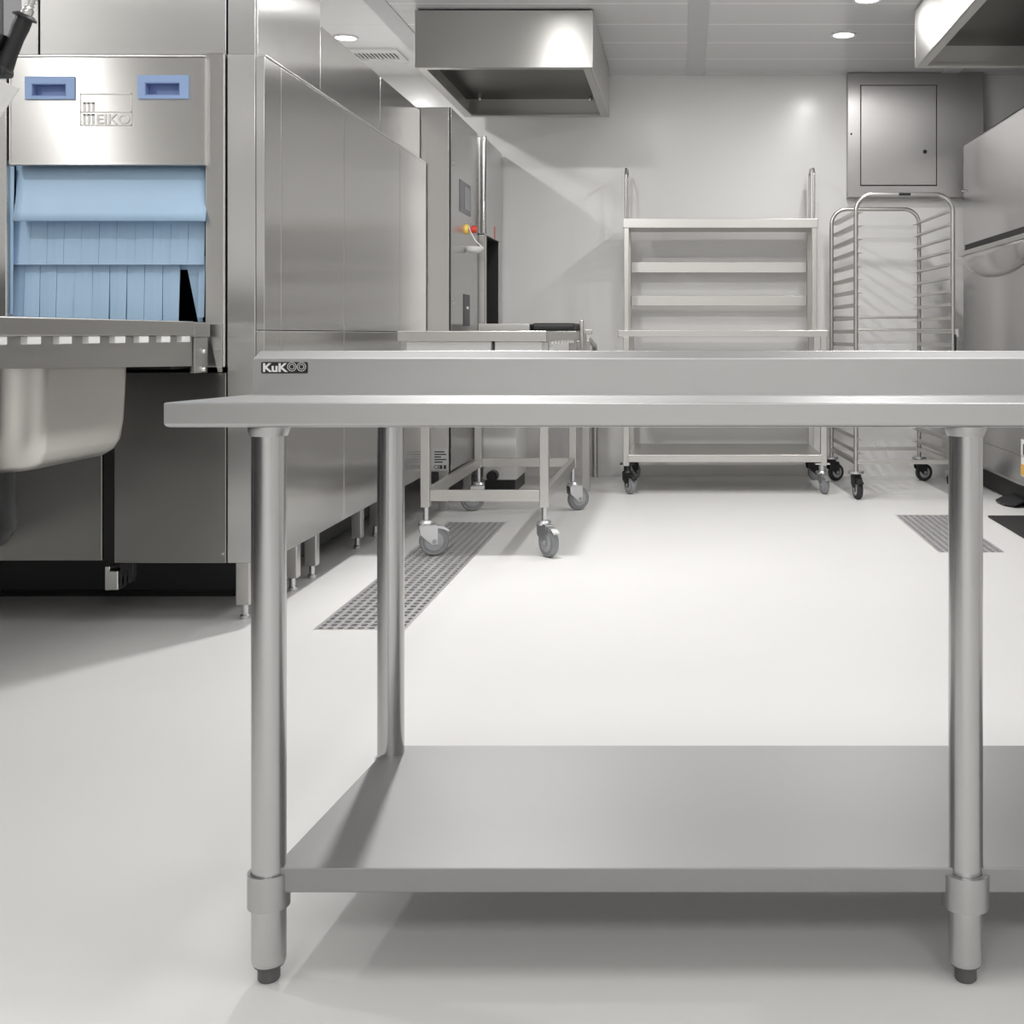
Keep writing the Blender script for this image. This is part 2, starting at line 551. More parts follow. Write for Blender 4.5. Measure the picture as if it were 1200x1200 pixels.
def table_leg(x, y, rc, topz):
    lg = MB().lathe([(0.0, 0.024), (0.021, 0.024), (0.0245, 0.027), (0.0255, 0.032), (0.0255, topz), (0, topz)], (x, y, 0), seg=40).build('leg', 'leg', T)
    MB().lathe([(0, 0), (0.0145, 0), (0.0165, 0.003), (0.0165, 0.022), (0.0225, 0.0235), (0.0225, 0.026), (0, 0.026)], (x, y, 0), seg=32).build('foot', 'foot', lg)
    MB().sleeve((x, y, 0), 0.0262, rc, 0.112, 0.163, 40).build('collar', 'table', lg)
    MB().lathe([(0.0258, topz - 0.016), (0.0275, topz - 0.016), (0.031, topz - 0.006), (0.031, topz), (0.0258, topz)], (x, y, 0), seg=32).build('top_flange', 'table', lg)


for x, y, rc in ((X(315.2, 1.82), 1.82, 0.0312), (X(458, 2.31), 2.31, 0.030), (X(1131.5, 1.82), 1.82, 0.0355), (1.47, 1.82, 0.0312), (1.42, 2.31, 0.030)):
    table_leg(x, y, rc, 0.834 if y < 2 else 0.82)

# ------------------------------------------------------------------ pass-through dishwasher
DW = thing('dishwasher', (-2.05, 5.3, 0), 'long stainless conveyor dishwasher with blue strip curtain on the left', 'dishwasher')
D0, DX, DT, DB = 4.05, -1.40, 1.913, 0.204
m = MB()
m.box(-2.72, -1.44, 4.10, 6.60, DB + 0.002, DB + 0.05)
m.box(-2.72, -1.44, 4.10, 6.60, DT - 0.06, DT - 0.004)
m.box(-2.72, -2.66, 4.10, 6.60, DB, DT - 0.004)
m.box(-1.49, -1.432, 4.10, 6.60, DB, DT - 0.004)
m.box(-2.72, -1.44, 6.54, 6.60, DB, DT - 0.004)
m.box(-2.72, -1.44, 5.2, 5.25, DB, DT - 0.004)
m.build('carcass', 'dark', DW)
MB().box(-2.70, DX, D0 + 0.02, 6.60, DT - 0.012, DT, 0.004).build('top_panel', 'panel', DW)
g = 0.003
splits = [4.05, 4.22, 5.0, 5.99, 6.60]
for a, b_ in zip(splits, splits[1:]):
    MB().box(DX - 0.03, DX, a + g / 2, b_ - g / 2, 0.985, DT - 0.012, 0.003).build('side_panel', 'panel', DW)
    MB().box(DX - 0.03, DX, a + g / 2, b_ - g / 2, DB, 0.983, 0.003).build('side_panel', 'panel', DW)
# front
MB().box(X(266, D0), DX - 0.0305, D0, D0 + 0.03, DB, DT - 0.002, 0.004).build('front_post', 'panel', DW)
MB().box(X(241.5, D0), X(265, D0), D0 - 0.012, D0 + 0.03, 0.86, DT - 0.002, 0.006).build('front_post', 'door', DW)
MB().box(-2.70, X(10, D0), D0 - 0.01, D0 + 0.03, 0.86, DT - 0.002, 0.006).build('front_post', 'panel', DW)
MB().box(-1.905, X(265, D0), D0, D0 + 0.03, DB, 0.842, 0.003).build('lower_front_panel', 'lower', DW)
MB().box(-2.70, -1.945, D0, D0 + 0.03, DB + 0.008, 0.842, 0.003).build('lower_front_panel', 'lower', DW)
MB().box(-1.9445, -1.9055, D0 + 0.012, D0 + 0.03, DB, 0.842).build('seam_strip', 'dark', DW)
# door
yd = 4.02
dx0, dx1, dz0, dz1 = X(11.5, yd), X(240.3, yd), Z(192, yd), Z(67.5, yd)
holes = [(X(38, yd), X(78.5, yd), Z(113, yd), Z(98.3, yd)), (X(170.5, yd), X(211.5, yd), Z(112, yd), Z(97, yd))]
xs = sorted({dx0, dx1, *[h[0] for h in holes], *[h[1] for h in holes]})
zs = sorted({dz0, dz1, *[h[2] for h in holes], *[h[3] for h in holes]})
m = MB()
for i in range(len(xs) - 1):
    for k in range(len(zs) - 1):
        cx, cz = (xs[i] + xs[i + 1]) / 2, (zs[k] + zs[k + 1]) / 2
        if any(h[0] < cx < h[1] and h[2] < cz < h[3] for h in holes):
            continue
        m.box(xs[i], xs[i + 1], yd, yd + 0.03, zs[k], zs[k + 1])
bmesh.ops.remove_doubles(m.bm, verts=m.bm.verts, dist=1e-5)
m.box(dx0 - 0.002, dx0 + 0.004, yd - 0.003, yd + 0.02, dz0, dz1, 0.001).box(dx1 - 0.005, dx1 + 0.001, yd - 0.003, yd + 0.02, dz0, dz1, 0.001)
m.box(dx0, dx1, yd - 0.003, yd + 0.02, dz0 - 0.004, dz0 + 0.003, 0.001)
door = m.build('hatch_door', 'door', DW)
for h, (a, b_, c, d_) in zip(holes, ((30, 88, 116.5, 90), (162, 221.5, 116, 88.5))):
    m = MB()
    fx0, fx1, fz0, fz1 = X(a, yd), X(b_, yd), Z(c, yd), Z(d_, yd)
    m.box(fx0, h[0], yd - 0.006, yd + 0.002, fz0, fz1).box(h[1], fx1, yd - 0.006, yd + 0.002, fz0, fz1)
    m.box(h[0], h[1], yd - 0.006, yd + 0.002, fz0, h[2]).box(h[0], h[1], yd - 0.006, yd + 0.002, h[3], fz1)
    m.build('grip_handle', 'handleblue', door)
    m = MB()
    m.box(h[0], h[1], yd + 0.024, yd + 0.030, h[2], h[3])
    w = 0.003
    m.box(h[0], h[0] + w, yd - 0.005, yd + 0.026, h[2], h[3]).box(h[1] - w, h[1], yd - 0.005, yd + 0.026, h[2], h[3])
    m.box(h[0], h[1], yd - 0.005, yd + 0.026, h[2], h[2] + w).box(h[0], h[1], yd - 0.005, yd + 0.026, h[3] - w, h[3])
    m.build('handle_recess', 'recess_shade', door)
# embossed maker's plate
ye = yd - 0.0005


def flat(m, a, b_, c, d_, t=0.0012):
    m.box(X(a, yd), X(b_, yd), ye - t, ye + 0.001, Z(d_, yd), Z(c, yd))


m = MB()
flat(m, 94, 154.5, 109.5, 110.7); flat(m, 94, 154.5, 146, 147.2); flat(m, 94, 95.2, 109.5, 147); flat(m, 153.4, 154.5, 109.5, 147); flat(m, 94, 154.5, 130.6, 131.8)
for x0, z0, z1 in ((97.5, 120, 130.6), (97.5, 133.6, 145.2)):
    for k in range(3):
        flat(m, x0 + k * 5.2, x0 + k * 5.2 + 2.9, z0, z1)
    flat(m, x0, x0 + 13.3, z0, z0 + 1.7)
m.text('EIKO', X(113.5, yd), Z(145.2, yd), Z(133.6, yd) - Z(145.2, yd), ye, 0.0014, 0.02, X(152.2, yd) - X(113.5, yd))
lo = m.build('embossed_logo', 'etch', door)
lo['label'] = 'embossed lettering in a thin frame'
# curtain
yc = 4.07
MB().box(X(13, yc), X(241, yc), yc + 0.03, yc + 0.05, 1.44, 1.56).build('curtain_rail', 'blue', DW)
nx = 24
vs, fs = [], []
for j in range(7):
    v = j / 6
    for i in range(nx + 1):
        u = i / nx
        xa = X(18, yc) * (1 - u) + X(240, yc) * u
        xb = X(11, 4.0) * (1 - u) + X(238, 4.0) * u
        x = xa * (1 - v) + xb * v
        y = yc + 0.01 - 0.06 * (0.25 * v + 0.75 * v * v) + 0.0015 * math.sin(u * 34) * v
        z = 1.545 * (1 - v) + Z(258.5, 4.0) * v
        vs.append((x, y, z))
for j in range(6):
    for i in range(nx):
        a = j * (nx + 1) + i
        fs.append((a, a + 1, a + nx + 2, a + nx + 1))
m = MB().raw(vs, fs)
o = m.build('curtain_flap', 'blue', DW)
md = o.modifiers.new('thickness', 'SOLIDIFY'); md.thickness = 0.004


def strip(p_top, p_bot, tw=0.0):
    """hanging strip between two px spans: (x0, x1, y_depth, z) at top and bottom"""
    (a, b_, y0, z0), (c, d_, y1, z1) = p_top, p_bot
    vs, fs = [], []
    n = 6
    for j in range(n + 1):
        v = j / n
        L, R = a * (1 - v) + c * v, b_ * (1 - v) + d_ * v
        y = y0 * (1 - v) + y1 * v
        z = z0 * (1 - v) + z1 * v
        mid = (L + R) / 2
        vs += [(L, y + tw * v, z), (mid, y - 0.0015, z), (R, y - tw * v, z)]
    for j in range(n):
        for k in range(2):
            q = j * 3 + k
            fs.append((q, q + 1, q + 4, q + 3))
    o = MB().raw(vs, fs).build('curtain_strip', 'blue', DW, False)
    md = o.modifiers.new('thickness', 'SOLIDIFY'); md.thickness = 0.003


y2 = 4.085
edges2 = [16, 37.5, 57, 77, 97, 118, 138.5, 160, 181, 201.5, 222, 241]
for a, b_ in zip(edges2, edges2[1:]):
    strip((X(a + .3, y2), X(b_ - .3, y2), y2, Z(240, y2)), (X(a + .3, y2), X(b_ - .3, y2), y2 - 0.012, Z(310.5, y2)), random.uniform(-0.003, 0.003))
MB().box(X(12, 4.11), X(241, 4.11), 4.108, 4.112, Z(316, 4.11), Z(300, 4.11)).build('curtain_rail', 'blue', DW)
y3 = 4.10
edges3 = [17, 30, 48, 68, 89, 109.5, 129.5, 150, 170.5, 191.5, 212]
for i, (a, b_) in enumerate(zip(edges3, edges3[1:])):
    strip((X(a + .3, y3), X(b_ - .3, y3), y3, Z(300, y3)), (X(a + .3, y3), X(b_ - .3, y3), y3 - 0.01, Z(380, y3)), random.uniform(-0.006, 0.006))
strip((X(217, y3), X(234, y3), y3, Z(300, y3)), (X(228.5, y3), X(234, y3), y3 + 0.03, Z(377, y3)), 0.0)
strip((X(234.3, y3), X(241, y3), y3, Z(300, y3)), (X(233, y3), X(241, y3), y3 - 0.01, Z(372, y3)), 0.002)
strip((X(9.5, 4.06), X(17, 4.06), 4.06, Z(195, 4.06)), (X(9.5, 4.06), X(17, 4.06), 4.06, Z(368, 4.06)), 0.01)
# legs
for x, y in ((-1.495, 4.13), (-1.478, 4.58), (-1.478, 4.82), (-1.474, 5.48), (-1.48, 5.82), (-2.6, 4.2), (-2.6, 6.4)):
    lg = MB().box(x - 0.024, x + 0.024, y - 0.024, y + 0.024, 0.05, DB + 0.004, 0.004).build('leg', 'frame', DW)
    MB().lathe([(0, 0), (0.016, 0), (0.016, 0.012), (0.011, 0.016), (0.011, 0.055), (0, 0.055)], (x, y, 0), seg=20).build('foot', 'zinc', lg)
m = MB().box(X(126, 4.07), X(132, 4.07), 4.05, 4.10, Z(691, 4.06), Z(663, 4.06), 0.003).box(X(132, 4.07), X(143, 4.07), 4.04, 4.10, Z(690, 4.06), Z(668, 4.06), 0.003)
latch = m.build('latch', 'chrome', DW)
MB().box(-2.66, -1.60, 4.42, 6.5, 0.03, DB + 0.004, 0.01).box(-2.6, -1.66, 4.48, 6.44, 0.0, 0.04).build('shade_block', 'black', DW)  # added black block standing in for the shade under the machine
m = MB()
for k in range(3):
    m.box(X(143 + 5 * k, 4.07), X(146 + 5 * k, 4.07), 4.05, 4.09, Z(688 - 3 * k, 4.06), Z(672 - 3 * k, 4.06), 0.002)
m.box(X(143, 4.07), X(158, 4.07), 4.055, 4.085, Z(676, 4.06), Z(660, 4.06), 0.002)
m.build('hinge', 'black', latch)
MB().cyl((X(261.5, 4.05), 4.048, Z(649, 4.05)), (X(261.5, 4.05), 4.053, Z(649, 4.05)), 0.005, 12).build('screw', 'chrome', DW)

# extraction boxing on top
ED = thing('extraction_duct', (-2.07, 5.3, DT), 'stainless duct boxing on top of the dishwasher, its front part reaching the ceiling', 'duct')
ex = -1.435
seams = [-2.70, X(45.5, 4.08), X(266, 4.08), ex - 0.004]
for a, b_, in zip(seams, seams[1:]):
    MB().box(a + 0.003, b_ - 0.003, 4.08, 4.11, DT, CZ - 0.004, 0.003).build('front_panel', 'duct', ED)
MB().box(ex - 0.03, ex, 4.085, 4.788, DT, CZ - 0.004, 0.003).build('side_panel', 'duct', ED)
MB().box(ex - 0.03, ex, 4.791, 5.738, DT, 2.195, 0.003).build('side_panel', 'duct', ED)
MB().box(ex - 0.03, ex, 5.741, 6.60, DT, 2.195, 0.003).build('side_panel', 'duct', ED)
MB().box(-2.69, ex - 0.031, 4.76, 4.786, 2.19, CZ - 0.004).build('rear_panel', 'duct', ED)
MB().box(-2.69, ex - 0.031, 4.79, 6.60, 2.18, 2.194).build('cover_panel', 'duct', ED)
MB().box(-2.68, ex - 0.034, 4.112, 4.75, DT, CZ - 0.01).box(-2.68, ex - 0.034, 4.75, 6.59, DT, 2.178).build('inner_duct', 'dark', ED)

# control cabinet
CX = -1.27
CC = thing('control_cabinet', (-1.6, 7.05, 0), 'tall grey steel switch cabinet with touch screen and red emergency button', 'cabinet')
c0, c1 = 6.62, 7.50
m = MB().box(-2.2, CX - 0.004, c0 + 0.02, c1, 0.22, 2.215, 0.004)
body = m.build('body', 'panel', CC)
MB().box(-1.49, CX - 0.010, c0, c0 + 0.02, 0.22, 2.215, 0.002).build('front_panel', 'door', CC)
MB().box(CX - 0.0105, CX - 0.002, c0 + 0.008, c0 + 0.02, 0.22, 2.215).build('seam', 'dark', CC)
sd = MB().box(CX - 0.006, CX, c0 + 0.014, c1 - 0.01, 0.22, 2.215, 0.003).build('side_door', 'panel', CC)
sc = MB().box(CX - 0.001, CX + 0.004, 6.88, 7.23, 1.672, 1.856, 0.002).build('touch_screen', 'screen', CC)
MB().box(CX, CX + 0.006, 7.03, 7.20, 1.70, 1.83).build('display', 'display', sc)
MB().box(CX - 0.001, CX + 0.003, 7.0, 7.20, 1.02, 1.205).build('sight_window', 'black', CC)
MB().cyl((CX, 7.1, 1.125), (CX + 0.012, 7.1, 1.125), 0.009, 14).build('indicator', 'white', CC)
es = MB().cyl((CX, 7.08, 1.585), (CX + 0.018, 7.08, 1.585), 0.030, 24).build('emergency_button', 'yellow', CC)
MB().lathe([(0.012, 0.016), (0.012, 0.03), (0.021, 0.034), (0.023, 0.055), (0.019, 0.066), (0, 0.068)], (CX, 7.08, 1.585), (1, 0, 0), 24).build('button_head', 'red', es)
hs = MB().lathe([(0, 0), (0.03, 0.004), (0.048, 0.018), (0.055, 0.038), (0.051, 0.040), (0.043, 0.02), (0, 0.01)], (CX + 0.045, 7.10, 1.445)).build('hanging_cup', 'white', CC)
MB().tube([(CX + 0.02, 7.06, 1.60), (CX + 0.035, 7.07, 1.56), (CX + 0.055, 7.09, 1.52), (CX + 0.09, 7.11, 1.485)], 0.004, 8).build('cord', 'white', hs)
MB().box(CX + 0.001, CX + 0.10, 7.09, 7.11, 1.47, 1.482, 0.004).build('hook', 'white', hs)
m = MB()
for z in (1.90, 1.925, 1.14, 1.165):
    m.cyl((CX - 0.001, 6.70, z), (CX + 0.006, 6.70, z), 0.006, 10)
m.build('hinge_pin', 'chrome', CC)
tp = MB().box(X(507.5, c0), X(525, c0), c0 - 0.002, c0 + 0.001, Z(551, c0), Z(526, c0)).build('type_plate', 'zinc', CC)
m = MB()
for k, (a, b_) in enumerate(((509, 521), (509, 523), (509, 517), (509, 523), (509, 519))):
    m.box(X(a, c0), X(b_, c0), c0 - 0.003, c0 - 0.0015, Z(530.2 + 3.0 * k, c0), Z(528.8 + 3.0 * k, c0))
m.text('CE', X(508.5, c0), Z(549.5, c0), Z(545, c0) - Z(549.5, c0), c0 - 0.002, 0.001, 0.02)
for a in (515.5, 520):
    m.box(X(a, c0), X(a + 3, c0), c0 - 0.003, c0 - 0.0015, Z(549.5, c0), Z(545, c0))
m.build('plate_print', 'ink', tp)
for x, y in ((CX - 0.05, c0 + 0.06), (CX - 0.05, c1 - 0.08), (-2.1, c0 + 0.06), (-2.1, c1 - 0.08)):
    MB().box(x - 0.025, x + 0.025, y - 0.025, y + 0.025, 0, 0.224, 0.003).build('leg', 'frame', CC)

# drying end unit with dark outlet
UX = -1.235
DU = thing('drying_unit', (-1.65, 7.9, 0), 'grey steel end unit with a dark square outlet, against the back wall', 'machine')
u0, u1 = 7.53, 8.27
oz0, oz1, oy0, oy1 = 0.98, 1.595, 7.62, 8.15
m = MB()
m.box(-2.1, UX, u0, u1, oz1, 2.205, 0.006)
m.box(-2.1, UX, u0, oy0, 0.15, oz1, 0.006)
m.box(-2.1, UX, oy1, u1, 0.15, oz1, 0.006)
m.box(-2.1, UX, u0 + 0.002, u1 - 0.002, 0.15, oz0, 0.006)
m.build('body', 'panel', DU)
MB().box(-2.09, -1.70, oy0 - 0.02, oy1 + 0.02, oz0 - 0.02, oz1 + 0.02).build('outlet_lining', 'dark', DU)
m = MB().box(-1.72, UX - 0.008, oy0, oy0 + 0.004, oz0, oz1).box(-1.72, UX - 0.008, oy1 - 0.004, oy1, oz0, oz1).box(-1.72, UX - 0.008, oy0, oy1, oz1 - 0.004, oz1).box(-1.72, UX - 0.008, oy0, oy1, oz0, oz0 + 0.004)
m.build('outlet_lining', 'dark', DU)
MB().box(UX, UX + 0.002, 7.93, 7.96, 1.60, 1.68).build('warning_strip', 'red', DU)
MB().cyl((UX + 0.0, u0 - 0.022, 1.6), (UX + 0.0, u0 - 0.022, 2.2), 0.02, 20).build('corner_tube', 'chrome', DU)
for x, y in ((UX - 0.05, u0 + 0.06), (UX - 0.05, u1 - 0.06), (-2.0, u0 + 0.06), (-2.0, u1 - 0.06)):
    MB().box(x - 0.022, x + 0.022, y - 0.022, y + 0.022, 0, 0.16, 0.003).build('leg', 'frame', DU)

# ------------------------------------------------------------------ dirty-dish feed table with sink
FT = thing('dish_feed_table', (-2.0, 3.1, 0), 'stainless feed table with hanging sink bowl in front of the dishwasher', 'sink table')
fx = -1.56
FY0, FY1 = 2.05, 4.005
MB().box(fx - 0.06, fx, FY0, 3.865, 0.966, 1.012, 0.004).build('top_rail', 'skirt', FT)
MB().box(fx - 0.06, fx, 3.867, FY1 - 0.01, 0.962, 1.010, 0.004).build('rail_end', 'skirt', FT)
MB().box(-2.50, fx - 0.06, FY0, FY1, 0.985, 1.0).build('table_top', 'skirt', FT)
m = MB()
m.hexa([(fx - 0.02, FY0, 0.905), (fx - 0.02, 3.895, 0.868), (fx - 0.035, 3.895, 0.868), (fx - 0.035, FY0, 0.905),
        (fx - 0.02, FY0, 0.966), (fx - 0.02, 3.895, 0.964), (fx - 0.035, 3.895, 0.964), (fx - 0.035, FY0, 0.966)])
m.build('skirt', 'skirt', FT)
for k in range(-4, 8):
    y = 2.737 + 0.1485 * k
    MB().box(fx - 0.025, fx - 0.003, y, y + 0.062, 0.946, 0.966, 0.002).build('slide_block', 'white', FT)
# bracket plate and gusset
m = MB().box(fx - 0.03, fx - 0.012, 3.90, 4.005, 0.845, 0.962, 0.003)
bk = m.build('bracket_plate', 'skirt', FT)
for z in (0.915, 0.856):
    MB().lathe([(0, 0), (0.009, 0), (0.009, 0.006), (0.006, 0.011), (0, 0.012)], (fx - 0.012, 3.955, z), (1, 0, 0), 12).build('bolt', 'chrome', bk)
MB().prism([(-1.585, 4.036, 1.005), (-1.535, 4.036, 1.005), (-1.535, 4.036, 0.845), (-1.548, 4.036, 0.845)], (0, -0.01, 0), 0.001).build('gusset', 'panel', FT)
MB().box(-2.5, fx - 0.05, 3.80, 3.99, 0.86, 0.90).build('cross_member', 'dark', FT)
# sink bowl
SX0, SX1, SY0, SY1, SZ0, SZ1 = -2.25, -1.64, 3.05, 3.63, 0.612, 0.985
b = bmesh.new()
rc = 0.085
levels = [(1.0, SZ1, 0.0), (1.0, 0.86, 0.0), (1.0, 0.72, 0.006), (1.0, 0.665, 0.013), (1.0, 0.635, 0.028), (1.0, 0.618, 0.052), (1.0, SZ0, 0.085)]
rings = []
for _, z, ins in levels:
    x0, x1, y0, y1 = SX0 + ins, SX1 - ins, SY0 + ins, SY1 - ins
    rr_ = max(0.03, rc - ins * 0.4)
    loop = arc(x1 - rr_, y1 - rr_, rr_, 0, 90, 8) + arc(x0 + rr_, y1 - rr_, rr_, 90, 180, 8) + arc(x0 + rr_, y0 + rr_, rr_, 180, 270, 8) + arc(x1 - rr_, y0 + rr_, rr_, 270, 360, 8)
    rings.append([b.verts.new((x, y, z)) for x, y in loop])
for A, B in zip(rings, rings[1:]):
    for k in range(len(A)):
        b.faces.new([A[k], A[(k + 1) % len(A)], B[(k + 1) % len(A)], B[k]])
b.faces.new(rings[-1])
b.faces.new(list(reversed(rings[0])))
bmesh.ops.recalc_face_normals(b, faces=b.faces)
m = MB(); m._merge(b)
m.build('sink_bowl', 'sink', FT)
MB().tube([(-1.80, 3.2, 0.625), (-1.80, 3.2, 0.52), (-1.80, 3.22, 0.47), (-1.84, 3.25, 0.43), (-1.92, 3.28, 0.42), (-2.2, 3.3, 0.42)], 0.03, 16).build('drain_pipe', 'black', FT)
for x, y in ((-1.64, 2.12), (-2.42, 2.12), (-2.42, 3.85)):
    MB().box(x - 0.02, x + 0.02, y - 0.02, y + 0.02, 0, 0.99, 0.003).build('leg', 'frame', FT)
MB().box(-2.44, -2.40, 2.14, 3.83, 0.2, 0.24, 0.003).build('stretcher', 'frame', FT)

# pre-rinse spray
PR = thing('pre_rinse_spray', (X(20, 2.5), 2.5, Z(45, 2.5)), 'black hand spray on a steel hose at the upper left corner', 'spray gun')
d = 2.5


def P(px, py, dd=2.5):
    return Vector((X(px, dd), dd, Z(py, dd)))


a, e = P(28.5, 22), P(2, 84)
ax = (e - a).normalized()
L = (e - a).length
m = MB().lathe([(0, 0), (0.0165, 0.0), (0.017, 0.02), (0.0155, L * 0.35), (0.0165, L * 0.7), (0.019, L * 0.9), (0.014, L), (0, L)], a, ax, 24)
m.build('grip', 'black', PR)
MB().lathe([(0, -0.004), (0.023, -0.004), (0.024, 0.0), (0.016, 0.006), (0, 0.006)], a - ax * 0.004, -ax, 24).build('collar', 'black', PR)
MB().lathe([(0, 0), (0.012, 0.0), (0.0125, 0.012), (0.008, 0.018), (0.008, 0.022), (0, 0.022)], a - ax * 0.008, -ax, 20).build('hose_nut', 'chrome', PR)
hp = [a - ax * 0.028, a - ax * 0.07, a - ax * 0.12 + Vector((0.0, 0, 0.004)), Vector((X(62, d), d, 1.74)), Vector((X(66, d), d, 1.9)), Vector((X(55, d), d, 2.2)), Vector((X(30, d), d, 2.5)), Vector((X(30, d), d, CZ))]
MB().tube(hp, 0.0065, 12).build('hose', 'chrome', PR)
m = MB()
for k in range(14):
    c = a - ax * (0.03 + 0.0075 * k)
    m.lathe([(0.0065, -0.0013), (0.0092, -0.001), (0.0092, 0.001), (0.0065, 0.0013)], c, ax, 16)
m.build('hose_spring', 'chrome', PR)
MB().box(X(-10, d), X(12, d), d - 0.02, d + 0.02, Z(91, d), Z(77, d), 0.008).build('nozzle', 'black', PR)
gd = 2.47
MB().prism([(X(-18, gd), gd, Z(86, gd)), (X(24, gd), gd, Z(104, gd)), (X(-8, gd), gd, Z(150, gd)), (X(-45, gd), gd, Z(130, gd))], (0, -0.006, 0), 0.001).build('splash_guard', 'white', PR)['label'] = 'white splash guard plate'
MB().prism([(X(8, d), d - .005, Z(42, d)), (X(12, d), d - .005, Z(44, d)), (X(-6, d), d - .005, Z(76, d)), (X(-12, d), d - .005, Z(70, d))], (0, -0.02, 0), 0.002).build('trigger', 'black', PR)
MB().box(X(-60, 2.62), X(15, 2.62), 2.58, 2.66, Z(52, 2.62), CZ, 0.006).build('hanger_post', 'screen', PR)


# ------------------------------------------------------------------ hoods
def hood(name, x0, x1, y0, y1, z0, z1, label):
    t = thing(name, ((x0 + x1) / 2, (y0 + y1) / 2, z0), label, 'extractor hood', 'stainless hoods under the ceiling')
    w, lip = 0.012, 0.055
    m = MB()
    m.box(x0, x1, y0, y0 + w, z0, z1, 0.003).build('front_panel', 'hood', t)
    MB().box(x0, x1, y1 - w, y1, z0, z1, 0.003).build('rear_panel', 'hood', t)
    MB().box(x0, x0 + w, y0 + w, y1 - w, z0, z1, 0.003).build('side_panel', 'hood', t)
    MB().box(x1 - w, x1, y0 + w, y1 - w, z0, z1, 0.003).build('side_panel', 'hood', t)
    m = MB()
    m.box(x0 + w, x1 - w, y0 + w, y0 + lip, z0, z0 + 0.012).box(x0 + w, x1 - w, y1 - lip, y1 - w, z0, z0 + 0.012)
    m.box(x0 + w, x0 + lip, y0 + lip, y1 - lip, z0, z0 + 0.012).box(x1 - lip, x1 - w, y0 + lip, y1 - lip, z0, z0 + 0.012)
    m.build('bottom_rim', 'hood', t)
    f = MB().box(x0 + w, x1 - w, y0 + w, y1 - w, z0 + 0.12, z1 - 0.02).build('filter_panel', 'filter', t)
    for x, y in ((x1 - 0.09, y0 + 0.09), (x0 + 0.12, y1 - 0.12), (x1 - 0.12, y1 - 0.12)):
        MB().lathe([(0, 0), (0.012, 0), (0.014, 0.02), (0.008, 0.03), (0, 0.03)], (x, y, z0 + 0.12), (0, 0, -1), 14).build('bolt', 'chrome', f)
    return t


hood('extractor_hood', -1.465, -0.492, 6.61, 8.13, 2.43, CZ - 0.01, 'box-shaped stainless hood hanging below the ceiling over the conveyor tables')
hood('extractor_hood', 1.273, 2.75, 3.6, 6.63, 2.43, CZ - 0.01, 'stainless hood cut off by the upper right corner of the photo')

# ------------------------------------------------------------------ casters
def caster(parent, x, y, top, r=0.062, w=0.03, head=0.0, wheel='wheel', fork='zinc', brake=True, stem=True):
    """swivel caster whose wheel trails along direction head (radians, 0 = +x)"""
    c, s = math.cos(head), math.sin(head)
    off = 0.035

    def L(a, l, z):           # along, lateral, up
        return (x + a * c - l * s, y + a * s + l * c, z)

    m = MB()
    zt = 2 * r + 0.012
    if stem:
        m.cyl((x, y, zt), (x, y, top), 0.012, 14)
    else:
        m.box(x - 0.045, x + 0.045, y - 0.035, y + 0.035, top - 0.008, top, 0.002)
        m.cyl((x, y, zt), (x, y, top - 0.004), 0.022, 14)
    m.lathe([(0, zt - 0.004), (0.030, zt - 0.004), (0.033, zt + 0.006), (0.026, zt + 0.016), (0, zt + 0.016)], (x, y, 0), seg=20)
    for sd_ in (-1, 1):
        l0, l1 = sd_ * (w / 2 + 0.003), sd_ * (w / 2 + 0.007)
        pts = [L(-0.03, l0, zt), L(0.045, l0, zt), L(0.05, l0, zt - 0.02), L(off + 0.014, l0, r - 0.012), L(off - 0.010, l0, r - 0.014), L(-0.025, l0, r + 0.03)]
        m.prism(pts, Vector(L(0, l1, 0)) - Vector(L(0, l0, 0)))
    q0, q1 = L(-0.03, -(w / 2 + 0.007), zt - 0.006), L(0.045, (w / 2 + 0.007), zt)
    p4 = [L(-0.03, -(w / 2 + .007), 0), L(0.045, -(w / 2 + .007), 0), L(0.045, (w / 2 + .007), 0), L(-0.03, (w / 2 + .007), 0)]
    m.hexa([(p[0], p[1], zt - 0.006) for p in p4] + [(p[0], p[1], zt) for p in p4])
    cs = m.build('caster', fork, parent)
    wc = Vector(L(off, 0, r))
    axv = Vector(L(0, 1, 0)) - Vector(L(0, 0, 0))
    m = MB().lathe([(0.012, -w / 2), (r * 0.72, -w / 2), (r * 0.74, -w / 2 + 0.002), (r * 0.92, -w / 2), (r, -w / 2 + 0.008), (r, w / 2 - 0.008), (r * 0.92, w / 2), (r * 0.74, w / 2 - 0.002), (r * 0.72, w / 2), (0.012, w / 2)], wc, axv, 32)
    m.build('wheel', wheel, cs)
    m = MB().lathe([(0, -w / 2 - 0.009), (0.010, -w / 2 - 0.009), (0.010, w / 2 + 0.009), (0, w / 2 + 0.009)], wc, axv, 14)
    for sd_ in (-1, 1):
        m.lathe([(0.0, sd_ * (w / 2 - 0.003)), (r * 0.68, sd_ * (w / 2 - 0.003)), (r * 0.6, sd_ * (w / 2 + 0.001)), (0.0, sd_ * (w / 2 + 0.001))], wc, axv, 24)
    m.build('hub', 'hub', cs)
    if brake:
        pts = [L(0.02, -w / 2, zt - 0.002), L(0.075, -w / 2, zt - 0.012), L(0.10, -w / 2, zt - 0.028), L(0.10, -w / 2, zt - 0.036), L(0.07, -w / 2, zt - 0.024), L(0.03, -w / 2, zt - 0.016)]
        MB().prism(pts, Vector(L(0, w, 0)) - Vector(L(0, 0, 0)), 0.001).build('brake_pedal', fork, cs)
    return cs


